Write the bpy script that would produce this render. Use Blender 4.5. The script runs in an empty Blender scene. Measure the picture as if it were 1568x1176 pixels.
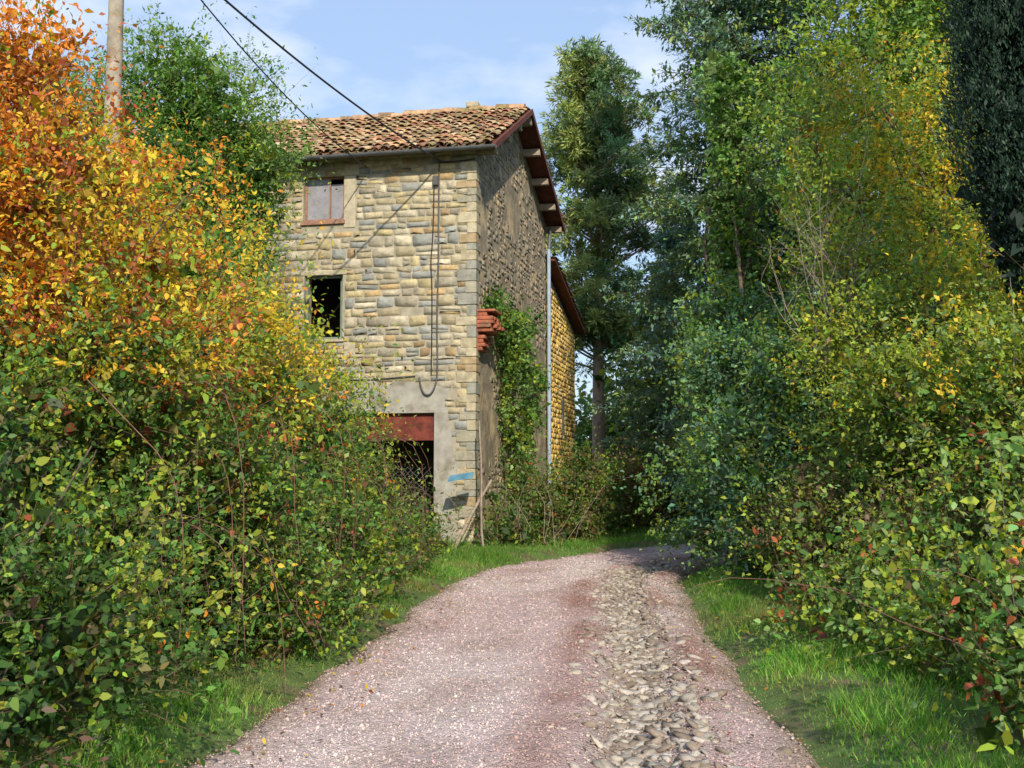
import bpy, math, random
import numpy as np
from mathutils import Vector, Matrix
rng=np.random.default_rng(11); random.seed(5)
scene=bpy.context.scene
scene.view_settings.view_transform='Standard'
scene.view_settings.look='None'
scene.view_settings.exposure=0

# ---------------------------------------------------------------- helpers
def link(o,parent=None):
    scene.collection.objects.link(o)
    if parent: o.parent=parent
    return o
def empty(name,loc=(0,0,0),rz=0):
    e=bpy.data.objects.new(name,None); e.location=loc; e.rotation_euler=(0,0,rz); return link(e)
def np_mesh(name,V,F,col=None,mat=None,parent=None,smooth=False):
    V=np.asarray(V,dtype=np.float32); F=np.asarray(F,dtype=np.int32)
    me=bpy.data.meshes.new(name); k=F.shape[1]
    me.vertices.add(len(V)); me.vertices.foreach_set('co',V.ravel())
    me.loops.add(F.size); me.loops.foreach_set('vertex_index',F.ravel())
    me.polygons.add(len(F)); me.polygons.foreach_set('loop_start',np.arange(0,F.size,k,dtype=np.int32))
    if smooth: me.polygons.foreach_set('use_smooth',np.ones(len(F),dtype=bool))
    me.update(calc_edges=True)
    if col is not None:
        col=np.asarray(col,dtype=np.float32)
        dom='FACE' if len(col)==len(F) else 'POINT'
        c=np.ones((len(col),4),dtype=np.float32); c[:,:3]=col
        a=me.attributes.new('Col','FLOAT_COLOR',dom); a.data.foreach_set('color',c.ravel())
    if mat: me.materials.append(mat)
    o=bpy.data.objects.new(name,me); return link(o,parent)
_ns=np.random.default_rng(3)
_ND=_ns.normal(size=(8,3)); _ND/=np.linalg.norm(_ND,axis=1)[:,None]; _NP=_ns.uniform(0,6.28,8); _NF=_ns.uniform(.7,1.5,8)
def noise(P,f=1.0,s=0.0):
    P=np.asarray(P); r=0
    for i in range(8):
        r=r+np.sin((P@_ND[i])*f*_NF[i]+_NP[i]+s*(i+1)*1.7)
    return r/3.2
def unit(v): return v/(np.linalg.norm(v,axis=-1,keepdims=True)+1e-9)
def rnd(n): return unit(rng.normal(size=(n,3)))

# ---------------------------------------------------------------- materials
def newmat(name):
    m=bpy.data.materials.new(name); m.use_nodes=True; nt=m.node_tree
    return m,nt,nt.nodes['Principled BSDF']
def nd(nt,t,**kw):
    n=nt.nodes.new(t)
    for k,v in kw.items(): setattr(n,k,v)
    return n
def leaf_mat(name,trans=.35,rough=.5):
    m,nt,b=newmat(name); L=nt.links
    a=nd(nt,'ShaderNodeAttribute',attribute_name='Col')
    L.new(a.outputs['Color'],b.inputs['Base Color']); b.inputs['Roughness'].default_value=rough
    b.inputs['Specular IOR Level'].default_value=.35
    t=nd(nt,'ShaderNodeBsdfTranslucent')
    g=nd(nt,'ShaderNodeVectorMath',operation='MULTIPLY'); g.inputs[1].default_value=(1.35,1.4,.7)
    L.new(a.outputs['Color'],g.inputs[0]); L.new(g.outputs[0],t.inputs['Color'])
    mx=nd(nt,'ShaderNodeMixShader'); mx.inputs[0].default_value=trans
    L.new(b.outputs[0],mx.inputs[1]); L.new(t.outputs[0],mx.inputs[2])
    L.new(mx.outputs[0],nt.nodes['Material Output'].inputs['Surface'])
    return m
def surf_mat(name,color=(.3,.3,.3),attr=False,rough=.85,nscale=8,var=.35,bump=.3,bdist=.02,bscale=None,tint=None,spec=.3,metal=0):
    m,nt,b=newmat(name); L=nt.links
    b.inputs['Roughness'].default_value=rough; b.inputs['Specular IOR Level'].default_value=spec; b.inputs['Metallic'].default_value=metal
    tc=nd(nt,'ShaderNodeTexCoord')
    n=nd(nt,'ShaderNodeTexNoise'); n.inputs['Scale'].default_value=nscale; n.inputs['Detail'].default_value=6; n.inputs['Roughness'].default_value=.65
    L.new(tc.outputs['Object'],n.inputs['Vector'])
    mr=nd(nt,'ShaderNodeMapRange'); mr.inputs[1].default_value=.3; mr.inputs[2].default_value=.7; mr.inputs[3].default_value=1-var; mr.inputs[4].default_value=1+var
    L.new(n.outputs['Fac'],mr.inputs[0])
    mul=nd(nt,'ShaderNodeVectorMath',operation='SCALE')
    if attr:
        a=nd(nt,'ShaderNodeAttribute',attribute_name='Col'); src=a.outputs['Color']
    else:
        r=nd(nt,'ShaderNodeRGB'); r.outputs[0].default_value=(*color,1); src=r.outputs[0]
    if tint:
        n2=nd(nt,'ShaderNodeTexNoise'); n2.inputs['Scale'].default_value=tint[1]; n2.inputs['Detail'].default_value=5
        L.new(tc.outputs['Object'],n2.inputs['Vector'])
        cr=nd(nt,'ShaderNodeMapRange'); cr.inputs[1].default_value=tint[2]; cr.inputs[2].default_value=tint[2]+.12
        L.new(n2.outputs['Fac'],cr.inputs[0])
        mx=nd(nt,'ShaderNodeMix',data_type='RGBA'); L.new(cr.outputs[0],mx.inputs[0]); L.new(src,mx.inputs[6]); mx.inputs[7].default_value=(*tint[0],1)
        src=mx.outputs[2]
    L.new(src,mul.inputs[0]); L.new(mr.outputs[0],mul.inputs['Scale']); L.new(mul.outputs[0],b.inputs['Base Color'])
    n3=nd(nt,'ShaderNodeTexNoise'); n3.inputs['Scale'].default_value=bscale or nscale*3; n3.inputs['Detail'].default_value=8; n3.inputs['Roughness'].default_value=.7
    L.new(tc.outputs['Object'],n3.inputs['Vector'])
    bp=nd(nt,'ShaderNodeBump'); bp.inputs['Strength'].default_value=bump; bp.inputs['Distance'].default_value=bdist
    L.new(n3.outputs['Fac'],bp.inputs['Height']); L.new(bp.outputs[0],b.inputs['Normal'])
    return m
M_leaf=leaf_mat('leaf',.4); M_needle=leaf_mat('needle',.2,.6); M_grass=leaf_mat('grass_blade',.4,.5)
M_bark=surf_mat('bark',(.16,.12,.09),nscale=10,bump=.8,bdist=.03)
M_pinebark=surf_mat('pine_bark',(.38,.26,.2),nscale=6,bump=.8,bdist=.03)
M_twig=surf_mat('pale_twig',(.3,.25,.2),nscale=10)
M_cane=surf_mat('bramble_cane',(.2,.1,.08),nscale=10)
M_stone=surf_mat('wall_stone',attr=True,nscale=6,var=.3,bump=.8,bdist=.03,bscale=20,tint=((.29,.26,.2),1.6,.58))
M_mortar=surf_mat('mortar',(.36,.33,.26),nscale=3,var=.3,bump=.6,bdist=.02,bscale=30)
M_mortar2=surf_mat('old_plaster_side',(.33,.28,.21),nscale=2,var=.45,bump=.9,bdist=.04,bscale=10,tint=((.48,.38,.25),1.0,.5))
M_plaster=surf_mat('cement_plaster',(.34,.33,.3),nscale=2.5,var=.3,bump=.4,bdist=.012,bscale=14,tint=((.24,.22,.18),2.2,.53))
M_tile=surf_mat('roof_tile',attr=True,nscale=9,var=.45,bump=.4,bdist=.01,tint=((.25,.2,.08),2.6,.54))
M_wood_red=surf_mat('red_brown_boards',(.13,.045,.033),nscale=6,var=.4,bump=.3)
M_beam=surf_mat('weathered_beam',(.32,.27,.22),nscale=8,var=.3)
M_metal=surf_mat('gutter_metal',(.1,.11,.12),rough=.45,nscale=5,var=.3,bump=.05,spec=.5)
M_pipe=surf_mat('pale_blue_downpipe',(.34,.45,.6),rough=.45,nscale=4,var=.15,bump=.05)
M_rust=surf_mat('rusty_sheet',(.17,.04,.028),nscale=4,var=.6,bump=.3,rough=.75,tint=((.1,.03,.025),3,.52))
M_dark=surf_mat('interior_shade',(.1,.09,.08),nscale=3)  # near-black colour stands in for the shade inside the house
M_brick=surf_mat('red_brick',(.36,.12,.07),nscale=7,var=.45,bump=.8,bdist=.03,tint=((.25,.2,.15),6,.56))
M_shutter=surf_mat('grey_shutter',(.27,.27,.31),nscale=5,var=.2,bump=.15)
M_frame=surf_mat('green_grey_frame',(.2,.25,.2),nscale=6,var=.25,bump=.2)
M_wood=surf_mat('window_wood',(.3,.17,.12),nscale=8,var=.3)
M_lintel=surf_mat('pale_stone',(.44,.39,.29),nscale=5,var=.25,bump=.5)
M_cable=surf_mat('cable_black',(.03,.03,.035),rough=.6,nscale=5,var=.1,bump=0)
M_conduit=surf_mat('conduit_grey',(.1,.1,.1),rough=.6,nscale=5,var=.2,bump=.05)
M_pole=surf_mat('weathered_pole',(.36,.32,.26),nscale=5,var=.35,bump=.4,tint=((.22,.17,.13),2,.5))
M_blue=surf_mat('blue_painted_sheet',(.1,.25,.36),rough=.5,nscale=5)
M_peb=surf_mat('stone_chip',attr=True,nscale=30,var=.25,bump=.4,bdist=.01)
M_sunlit_brick=surf_mat('sunlit_ochre_stone',attr=True,nscale=7,var=.25,bump=.4)

# ---------------------------------------------------------------- foliage engine
class Leaves:
    def __init__(s,hexa=False): s.V=[];s.C=[];s.hexa=hexa
    def quads(s,base,d,n,L,W,col,fold=.14):
        d=unit(d); side=unit(np.cross(d,n)); n=np.cross(side,d)
        L=L[:,None];W=W[:,None]
        if s.hexa:
            a=base+d*L*.3; b=base+d*L*.68-n*L*.02
            v=np.stack([base,a+side*W*.47+n*W*.1,b+side*W*.36+n*W*.08,base+d*L-n*L*.12,b-side*W*.36+n*W*.08,a-side*W*.47+n*W*.1],1)
        else:
            mid=base+d*L*.42
            v=np.stack([base,mid+side*W*.5+n*W*fold,base+d*L-n*L*.08,mid-side*W*.5+n*W*fold],1)
        s.V.append(v.reshape(-1,3).astype(np.float32)); s.C.append(np.minimum(col,.9).astype(np.float32))
    def twigs(s,P,D,L,droop,w,col):
        e=P+D*L[:,None]*.9; e[:,2]-=droop*L*.8
        side=unit(np.cross(D,rnd(len(P))))*w
        q=[P-side,P+side,e+side*.3,e-side*.3]
        if s.hexa: q=[P-side,P+side,(P+e)/2+side*.7,e+side*.3,e-side*.3,(P+e)/2-side*.7]
        v=np.stack(q,1)
        s.V.append(v.reshape(-1,3).astype(np.float32)); s.C.append(np.tile(np.array(col,dtype=np.float32),(len(P),1)))
    def sprays(s,P,D,L,nl,lL,lW,col,droop=.15,spread=.12,upn=.8,ldir=.5,twig=True,cj=.25,tw=.003):
        N=len(P)
        if N==0: return
        t=rng.uniform(.08,1,(N,nl,1))
        pos=P[:,None]+D[:,None]*L[:,None,None]*t
        pos=pos+rng.normal(size=(N,nl,3))*spread*L[:,None,None]
        pos[...,2]-=droop*L[:,None]*t[...,0]**2
        pos=pos.reshape(-1,3); n=N*nl
        d=unit(np.repeat(D,nl,0)*ldir+rnd(n)*.9+np.array([0,0,-.15]))
        nn=unit(rnd(n)*.8+np.array([.1,-.3,upn]))
        sz=rng.uniform(.4,1.35,n)*np.repeat(rng.uniform(.75,1.2,N),nl); Ls=lL*sz; Ws=lW*sz*rng.uniform(.75,1.2,n)
        c=np.repeat(col,nl,0)*rng.uniform(1-cj,1+cj,(n,1))*rng.uniform(.85,1.15,(n,3))
        s.quads(pos,d,nn,Ls,Ws,c)
        if twig: s.twigs(P,D,L,droop,tw,(.14,.095,.065))
    def build(s,name,mat,parent=None):
        V=np.concatenate(s.V);C=np.concatenate(s.C)
        V[:,2]=np.maximum(V[:,2],-.02)
        F=np.arange(len(V),dtype=np.int32).reshape(-1,6 if s.hexa else 4)
        return np_mesh(name,V,F,C,mat,parent)
PAL=dict(dk=(.045,.1,.025),g=(.09,.19,.04),g2=(.14,.28,.055),yg=(.34,.42,.05),y=(.78,.54,.05),o=(.8,.3,.04),r=(.42,.12,.05),ol=(.21,.2,.065),bg=(.14,.28,.18),br=(.22,.14,.09),lg=(.27,.42,.14),
  fb=(.18,.31,.26),fd=(.08,.15,.11),fg=(.12,.23,.1),fy=(.26,.35,.11),pg=(.3,.37,.11),pd=(.14,.2,.08),cy=(.02,.05,.035),cy2=(.04,.085,.05))
def choose(keys,W,pw=1.6):
    W=np.maximum(W,0)**pw; W=W/W.sum(1,keepdims=True); cs=W.cumsum(1)
    i=(rng.uniform(size=(len(W),1))>cs).sum(1).clip(0,len(keys)-1)
    return np.array([PAL[k] for k in keys])[i]
def lobe_area(r):
    a,b,c=r; return 4*math.pi*(((a*b)**1.6+(a*c)**1.6+(b*c)**1.6)/3)**(1/1.6)
def bumps(lbs,k=5,lo=.28,hi=.5):
    out=list(lbs)
    for l in lbs:
        for i in range(k):
            d=rnd(1)[0]; d[1]=-abs(d[1])*.8 if rng.uniform()<.8 else d[1]; d=unit(d)
            r=(min(l[3:6]))*rng.uniform(lo,hi)
            c=[l[j]+d[j]*l[3+j]*.92 for j in range(3)]
            if c[2]<.1: c[2]=.1
            out.append((*c,r,r*1.1,r*rng.uniform(.8,1.2)))
    return out
def lobes(LV,lbs,dens,lL,lW,cf,nl=10,sl=.32,droop=.15,up=.45,shoots=.06,lump=.24,core=.3,upn=.8,thin=.6,deep=.5,spread=.12):
    C=np.array([l[:3] for l in lbs],float); R=np.array([l[3:6] for l in lbs],float)
    for i in range(len(lbs)):
        n=int(lobe_area(R[i])*dens)
        d=rnd(n); base=C[i]+d*R[i]
        f=1+lump*noise(base,1.7,i*.13)+lump*.6*noise(base,4.3,2+i*.1)
        depth=1-(1-deep)*rng.uniform(size=n)**1.8
        P=C[i]+d*R[i]*(f*depth)[:,None]
        keep=(P[:,2]>.03)
        toc=unit(np.array([0,0,1.6])-C[i])
        keep&=~(((d@toc)<-.25)&(rng.uniform(size=n)<thin))
        for j in range(len(lbs)):
            if j!=i:
                q=np.linalg.norm((P-C[j])/R[j],axis=1); keep&=q>.72
        P=P[keep];d=d[keep]
        D=unit(d*.7+np.array([0,0,up])+rnd(len(P))*.55)
        L=sl*rng.uniform(.5,1.3,len(P)); sh=rng.uniform(size=len(P))<shoots
        L[sh]*=rng.uniform(1.5,2.8,sh.sum())
        LV.sprays(P,D,L,nl,lL,lW,cf(P),droop=droop,upn=upn,spread=spread)
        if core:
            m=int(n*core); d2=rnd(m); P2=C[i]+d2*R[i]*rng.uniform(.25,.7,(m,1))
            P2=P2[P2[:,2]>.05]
            LV.sprays(P2,rnd(len(P2)),np.full(len(P2),sl),max(4,nl//2),lL*2,lW*2.4,cf(P2)*.5,droop=0,upn=.3,twig=False)  # larger inner leaves, colour cut to paint the shade inside the crown
def tube(path,rad,seg=7):
    path=np.array(path,float);rad=np.array(rad,float);n=len(path)
    T=np.gradient(path,axis=0);T=unit(T)
    ref=np.array([.13,.97,.2]); a=unit(np.cross(T,ref)); b=np.cross(T,a)
    th=np.linspace(0,2*math.pi,seg,endpoint=False)
    V=path[:,None]+rad[:,None,None]*(a[:,None]*np.cos(th)[None,:,None]+b[:,None]*np.sin(th)[None,:,None])
    F=[]
    for i in range(n-1):
        for k in range(seg):
            F.append((i*seg+k,i*seg+(k+1)%seg,(i+1)*seg+(k+1)%seg,(i+1)*seg+k))
    return V.reshape(-1,3),np.array(F)
class Tubes:
    def __init__(s): s.V=[];s.F=[];s.n=0
    def add(s,path,rad,seg=7):
        V,F=tube(path,rad,seg); s.V.append(V); s.F.append(F+s.n); s.n+=len(V)
    def limb(s,a,b,r0,r1,bend=.12,n=7,seg=6,sag=0):
        a=np.array(a,float);b=np.array(b,float);L=np.linalg.norm(b-a)
        t=np.linspace(0,1,n)[:,None]; off=rng.normal(size=3)*bend*L; off2=rng.normal(size=3)*bend*L*.4
        p=a+(b-a)*t+off*np.sin(t*math.pi)+off2*np.sin(t*math.pi*2.3)*(1-t)
        p[:,2]-=sag*L*np.sin(t[:,0]*math.pi)
        s.add(p,np.linspace(r0,r1,n),seg); return p
    def build(s,name,mat,parent=None):
        return np_mesh(name,np.concatenate(s.V),np.concatenate(s.F),None,mat,parent,True)

# ---------------------------------------------------------------- terrain + road
ctrl=np.array([(-.5,-16),(-.3,0),(-.1,6.1),(.08,7.6),(.26,9.8),(.48,12.8),(.78,17),(1.15,19.3),(1.9,21.0),(3.3,22.6),(5.2,24.0),(8.5,26.2),(14,30),(40,44)],float)
cl=[]
for i in range(len(ctrl)-1):
    n=max(2,int(np.linalg.norm(ctrl[i+1]-ctrl[i])/.08)); t=np.linspace(0,1,n,endpoint=False)[:,None]; cl.append(ctrl[i]*(1-t)+ctrl[i+1]*t)
cl=np.concatenate(cl); k=np.ones(25)/25
pad=np.concatenate([np.repeat(cl[:1],12,0),cl,np.repeat(cl[-1:],12,0)])
cl=np.stack([np.convolve(pad[:,j],k,'valid') for j in (0,1)],1)
cl=cl[8:-8]
T=unit(np.gradient(cl,axis=0)); Nn=np.stack([T[:,1],-T[:,0]],1)
def latdist(xy):
    xy=np.asarray(xy,float); out=np.full(len(xy),99.); sgn=np.zeros(len(xy))
    c=cl[::3];nn=Nn[::3]
    near=(np.abs(xy[:,0])<60)&(xy[:,1]>-30)&(xy[:,1]<60)
    idx=np.where(near)[0]
    for a in range(0,len(idx),4000):
        ii=idx[a:a+4000]; d=xy[ii][:,None]-c[None]; q=(d**2).sum(2); m=q.argmin(1)
        out[ii]=np.sqrt(q[np.arange(len(ii)),m]); sgn[ii]=np.sign((d[np.arange(len(ii)),m]*nn[m]).sum(1))
    return out*np.where(sgn==0,1,sgn)
def sstep(x,a,b):
    t=np.clip((x-a)/(b-a),0,1); return t*t*(3-2*t)
def hw(P3): return 1.76+.12*noise(P3,1.1,5)+.07*noise(P3,4.5,6)
def rise(x,y): return .35*sstep(np.asarray(y)+.35*np.asarray(x),20,34)
def ground_z(x,y):
    P=np.stack([x,y,0*x],1); d=np.abs(latdist(np.stack([x,y],1)))
    z=-.09+.17*sstep(d-hw(P)+1.72,1.62,2.3)+.04*noise(P,.9,1)*sstep(d,1.7,3)
    return z+rise(x,y)
def axis(lo,hi,flo,fhi,step):
    a=np.arange(flo,fhi,step); b=fhi+np.cumsum(step*1.25**np.arange(1,60)); b=b[b<hi]; c=flo-np.cumsum(step*1.25**np.arange(1,60)); c=c[c>lo]
    return np.concatenate([[lo],c[::-1],a,b,[hi]])
gx=axis(-900,900,-7,12,.12); gy=axis(-900,900,1,32,.14)
X,Y=np.meshgrid(gx,gy); x=X.ravel();y=Y.ravel(); z=ground_z(x,y)
nx=len(gx);ny=len(gy); I=np.arange(nx*ny).reshape(ny,nx)
F=np.stack([I[:-1,:-1],I[:-1,1:],I[1:,1:],I[1:,:-1]],-1).reshape(-1,4)
M_ground=surf_mat('ground_soil_grass',(.1,.16,.045),nscale=2.5,var=.4,bump=.8,bdist=.04,bscale=20,tint=((.17,.13,.08),1.1,.52))
np_mesh('ground',np.stack([x,y,z],1),F,None,M_ground,smooth=True)
idx=np.arange(0,len(cl),1); lat=np.linspace(-2.05,2.05,80)
c=cl[idx];n_=Nn[idx]
XY=c[:,None]+n_[:,None]*lat[None,:,None]; P=np.concatenate([XY,np.zeros(XY.shape[:2]+(1,))],2).reshape(-1,3)
la=np.tile(lat,len(c)); 
GC=.86
def road_prof(la,P):
    P=P*np.array([1,1,0.]); w=hw(P); z=.03*(1-(la/1.8)**2)
    wob=.1*noise(P,.7,9)
    z-=.09*np.exp(-((la-GC-wob)/.25)**2)
    z-=.03*np.exp(-((la+.85+wob)/.4)**2)
    z+=.025*np.exp(-((la-.4-wob)/.15)**2)+.035*np.exp(-((la-1.28-wob)/.14)**2)
    z+=.012*noise(P,6,1)+.008*noise(P,17,2)+.005*noise(P,41,4)
    z-=.12*sstep(np.abs(la)-w,-.10,.14)
    return z+rise(P[:,0],P[:,1])
P[:,2]=road_prof(la,P)
pink=np.array((.5,.385,.38)); red=np.array((.31,.18,.15)); tan=np.array((.28,.225,.17)); wh=np.array((.6,.52,.51))
def road_col(P,la):
    Q=P*[1,1,0]; col=np.tile(pink,(len(P),1)); wb=.1*noise(Q,.7,9)
    a=(sstep(noise(Q*[1.6,.7,0],1.3,7),-.3,.9)*.6)[:,None]; col=col*(1-a)+wh*a
    a=(sstep(noise(Q,3.1,17),.1,1.1)*.5)[:,None]; col=col*(1-a)+np.array((.36,.26,.24))*a
    a=(sstep(noise(Q,9.1,27),.2,1.1)*.35)[:,None]; col=col*(1-a)+np.array((.42,.33,.28))*a
    m=.95*np.exp(-((la-.32-wb)/.22)**2)+np.exp(-((la-1.3-wb)/.18)**2)
    m=np.clip(m*(.65+.6*noise(Q,2.3,3)+.4*noise(Q,8,13)),0,1)[:,None]*.9; col=col*(1-m)+red*m
    g=np.clip(np.exp(-((la-GC-wb)/.24)**2)*.9,0,1)[:,None]; col=col*(1-g)+tan*g
    e=sstep(np.abs(la)-hw(Q),-.35,.05)[:,None]*.75; col=col*(1-e)+np.array((.22,.17,.11))*e
    return col
rc=road_col(P,la)
nl_=len(lat);I=np.arange(len(P)).reshape(-1,nl_)
F=np.stack([I[:-1,:-1],I[:-1,1:],I[1:,1:],I[1:,:-1]],-1).reshape(-1,4)
M_road,nt,b=newmat('gravel_road'); L=nt.links
b.inputs['Roughness'].default_value=.9; b.inputs['Specular IOR Level'].default_value=.2
tc=nd(nt,'ShaderNodeTexCoord'); a=nd(nt,'ShaderNodeAttribute',attribute_name='Col')
vo=nd(nt,'ShaderNodeTexVoronoi'); vo.inputs['Scale'].default_value=30; L.new(tc.outputs['Object'],vo.inputs['Vector'])
vo2=nd(nt,'ShaderNodeTexVoronoi'); vo2.inputs['Scale'].default_value=75; L.new(tc.outputs['Object'],vo2.inputs['Vector'])
sx=nd(nt,'ShaderNodeSeparateColor'); L.new(vo.outputs['Color'],sx.inputs[0])
sx2=nd(nt,'ShaderNodeSeparateColor'); L.new(vo2.outputs['Color'],sx2.inputs[0])
ad=nd(nt,'ShaderNodeMath',operation='ADD'); L.new(sx.outputs[0],ad.inputs[0]); L.new(sx2.outputs[1],ad.inputs[1])
mr=nd(nt,'ShaderNodeMapRange'); mr.inputs[1].default_value=0; mr.inputs[2].default_value=2; mr.inputs[3].default_value=.6; mr.inputs[4].default_value=1.35; L.new(ad.outputs[0],mr.inputs[0])
sc=nd(nt,'ShaderNodeVectorMath',operation='SCALE'); L.new(a.outputs['Color'],sc.inputs[0]); L.new(mr.outputs[0],sc.inputs['Scale']); L.new(sc.outputs[0],b.inputs['Base Color'])
bp=nd(nt,'ShaderNodeBump'); bp.invert=True; bp.inputs['Strength'].default_value=.8; bp.inputs['Distance'].default_value=.015
ad2=nd(nt,'ShaderNodeMath',operation='ADD'); L.new(vo.outputs['Distance'],ad2.inputs[0]); L.new(vo2.outputs['Distance'],ad2.inputs[1])
L.new(ad2.outputs[0],bp.inputs['Height']); L.new(bp.outputs[0],b.inputs['Normal'])
np_mesh('gravel_road',P,F,rc,M_road,smooth=True)
ph=(1+5**.5)/2
IV=unit(np.array([(-1,ph,0),(1,ph,0),(-1,-ph,0),(1,-ph,0),(0,-1,ph),(0,1,ph),(0,-1,-ph),(0,1,-ph),(ph,0,-1),(ph,0,1),(-ph,0,-1),(-ph,0,1)],float))
IF=np.array([(0,11,5),(0,5,1),(0,1,7),(0,7,10),(0,10,11),(1,5,9),(5,11,4),(11,10,2),(10,7,6),(7,1,8),(3,9,4),(3,4,2),(3,2,6),(3,6,8),(3,8,9),(4,9,5),(2,4,11),(6,2,10),(8,6,7),(9,8,1)])
OV=np.array([(1,0,0),(-1,0,0),(0,1,0),(0,-1,0),(0,0,1),(0,0,-1)],float)
OF=np.array([(0,2,4),(2,1,4),(1,3,4),(3,0,4),(2,0,5),(1,2,5),(3,1,5),(0,3,5)])
def rocks(name,c,size,flat,col,BV,BF,mat,jit=.25,tilt=.2):
    n=len(c); v=BV[None]*(1+rng.uniform(-jit,jit,(n,len(BV),3)))
    v=v*size[:,None]*np.stack([np.ones(n),rng.uniform(.5,1,n),flat],1)[:,None]
    th=rng.uniform(0,6.28,n); cs,sn=np.cos(th)[:,None],np.sin(th)[:,None]
    tx=rng.normal(size=(n,1))*tilt
    x=v[...,0]*cs-v[...,1]*sn; y=v[...,0]*sn+v[...,1]*cs; z=v[...,2]+x*tx
    V=np.stack([x,y,z],-1)+c[:,None]
    F=(BF[None]+np.arange(n)[:,None,None]*len(BV)).reshape(-1,3)
    return np_mesh(name,V.reshape(-1,3),F,np.repeat(col,len(BF),0),mat)
def road_points(n,ylo,yhi,latf,pw=1.6):
    s=cl[:,1]; ok=np.where((s>ylo)&(s<yhi))[0]
    t=rng.uniform(size=n)**pw; i=ok[(t*(len(ok)-1)).astype(int)]
    la=latf(n); xy=cl[i]+Nn[i]*la[:,None]+rng.normal(size=(n,2))*.03
    P=np.concatenate([xy,np.zeros((n,1))],1); P[:,2]=road_prof(la,P); return P,la
P1,l1=road_points(60000,4.5,23,lambda n:rng.uniform(-1.8,1.8,n))
c1=road_col(P1,l1)*rng.uniform(.6,1.45,(len(P1),1))*rng.uniform(.93,1.07,(len(P1),3))
sz=(rng.uniform(.004,.011,len(P1))*(1+P1[:,1]/30)*np.where(rng.uniform(size=len(P1))<.05,1.9,1))[:,None].repeat(3,1)
rocks('road_gravel',P1,sz,rng.uniform(.4,.8,len(P1)),np.minimum(c1,.72),OV,OF,M_peb,.3)
P2,l2=road_points(4600,4.5,21.5,lambda n:GC+rng.normal(size=n)*.21,1.35)
P2[:,2]=road_prof(l2,P2)
base=np.array([(.45,.4,.33),(.36,.33,.29),(.31,.25,.2),(.48,.43,.38),(.25,.2,.16)])[rng.integers(0,5,len(P2))]
s2=.02+.075*rng.uniform(size=len(P2))**2.1; s2=s2[:,None].repeat(3,1)
P2[:,2]-=s2[:,0]*.08
rocks('gully_stones',P2,s2,rng.uniform(.22,.5,len(P2)),base*rng.uniform(.65,1.1,(len(P2),1)),IV,IF,M_peb,.33,.3)

def grass(name,n,xf,hmin,hmax,wid,cols,off=0):
    xy=xf(n); d=np.abs(latdist(xy)); P=np.stack([xy[:,0],xy[:,1],0*xy[:,0]],1)
    edge=hw(P)
    dens=sstep(d-edge,-.16,.22)*(.5+.5*sstep(noise(P,2.6,4),-.6,.4))
    k=rng.uniform(size=n)<dens; xy=xy[k];P=P[k];d=d[k]-edge[k]; n=len(P)
    z=ground_z(xy[:,0],xy[:,1]); P[:,2]=z-.01
    h=rng.uniform(hmin,hmax,n)*(.35+.65*sstep(d,0,.5))*(.5+.9*sstep(noise(P,3.3,8),-.5,.9))
    lean=rng.normal(size=(n,2))*.45
    w=wid*rng.uniform(.6,1.3,n)*(1+P[:,1]/18); a=rng.uniform(0,6.28,n)
    s=np.stack([np.cos(a),np.sin(a),0*a],1)*w[:,None]
    tip=P+np.stack([lean[:,0]*h,lean[:,1]*h,h],1)
    V=np.stack([P-s,P+s,tip],1).reshape(-1,3); F=np.arange(len(V)).reshape(-1,3)
    cc=np.array(cols); c=cc[rng.integers(0,len(cc),n)]*(.75+.5*sstep(noise(P,1.2,3),-.8,.8))[:,None]*rng.uniform(.7,1.3,(n,1))
    dry=(1-sstep(d,-.05,.22))*.6; dry=np.maximum(dry,.5*sstep(noise(P,1.9,12),.3,1.1))[:,None]; c=c*(1-dry)+np.array((.33,.27,.13))*dry
    np_mesh(name,V,F,c,M_grass)
gcol=[(.11,.31,.035),(.17,.39,.045),(.08,.24,.03),(.24,.43,.07),(.28,.3,.09)]
def side_pts(lo,hi,ylo,yhi,pw):
    def f(n):
        s=cl[:,1]; ok=np.where((s>ylo)&(s<yhi)&(cl[:,0]<12))[0]; i=ok[(rng.uniform(size=n)**pw*(len(ok)-1)).astype(int)]
        la=rng.uniform(lo,hi,n); return cl[i]+Nn[i]*la[:,None]
    return f
grass('grass_verge',60000,side_pts(-3.1,-1.5,3.5,26,1.5),.03,.14,.004,gcol)
grass('grass_verge.001',100000,side_pts(1.5,4.0,3.5,26,1.4),.03,.15,.004,gcol)
grass('grass_verge.002',70000,lambda n:np.stack([rng.uniform(-4,9,n),rng.uniform(19,29,n)],1),.04,.15,.0045,gcol)
lv=Leaves(True); n=1200; Pf,lf=road_points(n,4.5,22,lambda n:np.where(rng.uniform(size=n)<.6,-1,1)*rng.uniform(1.1,2.3,n),1.2); Pf[:,2]=np.maximum(Pf[:,2],ground_z(Pf[:,0],Pf[:,1]))+.02
lv.quads(Pf,rnd(n)*[1,1,.2],unit(rnd(n)*.4+[0,0,1]),rng.uniform(.025,.055,n),rng.uniform(.015,.03,n),choose(['br','o','y','r'],np.tile([1,.4,.5,.5],(n,1)))*rng.uniform(.5,1,(n,1)))
lv.build('fallen_leaves',M_leaf)

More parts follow.
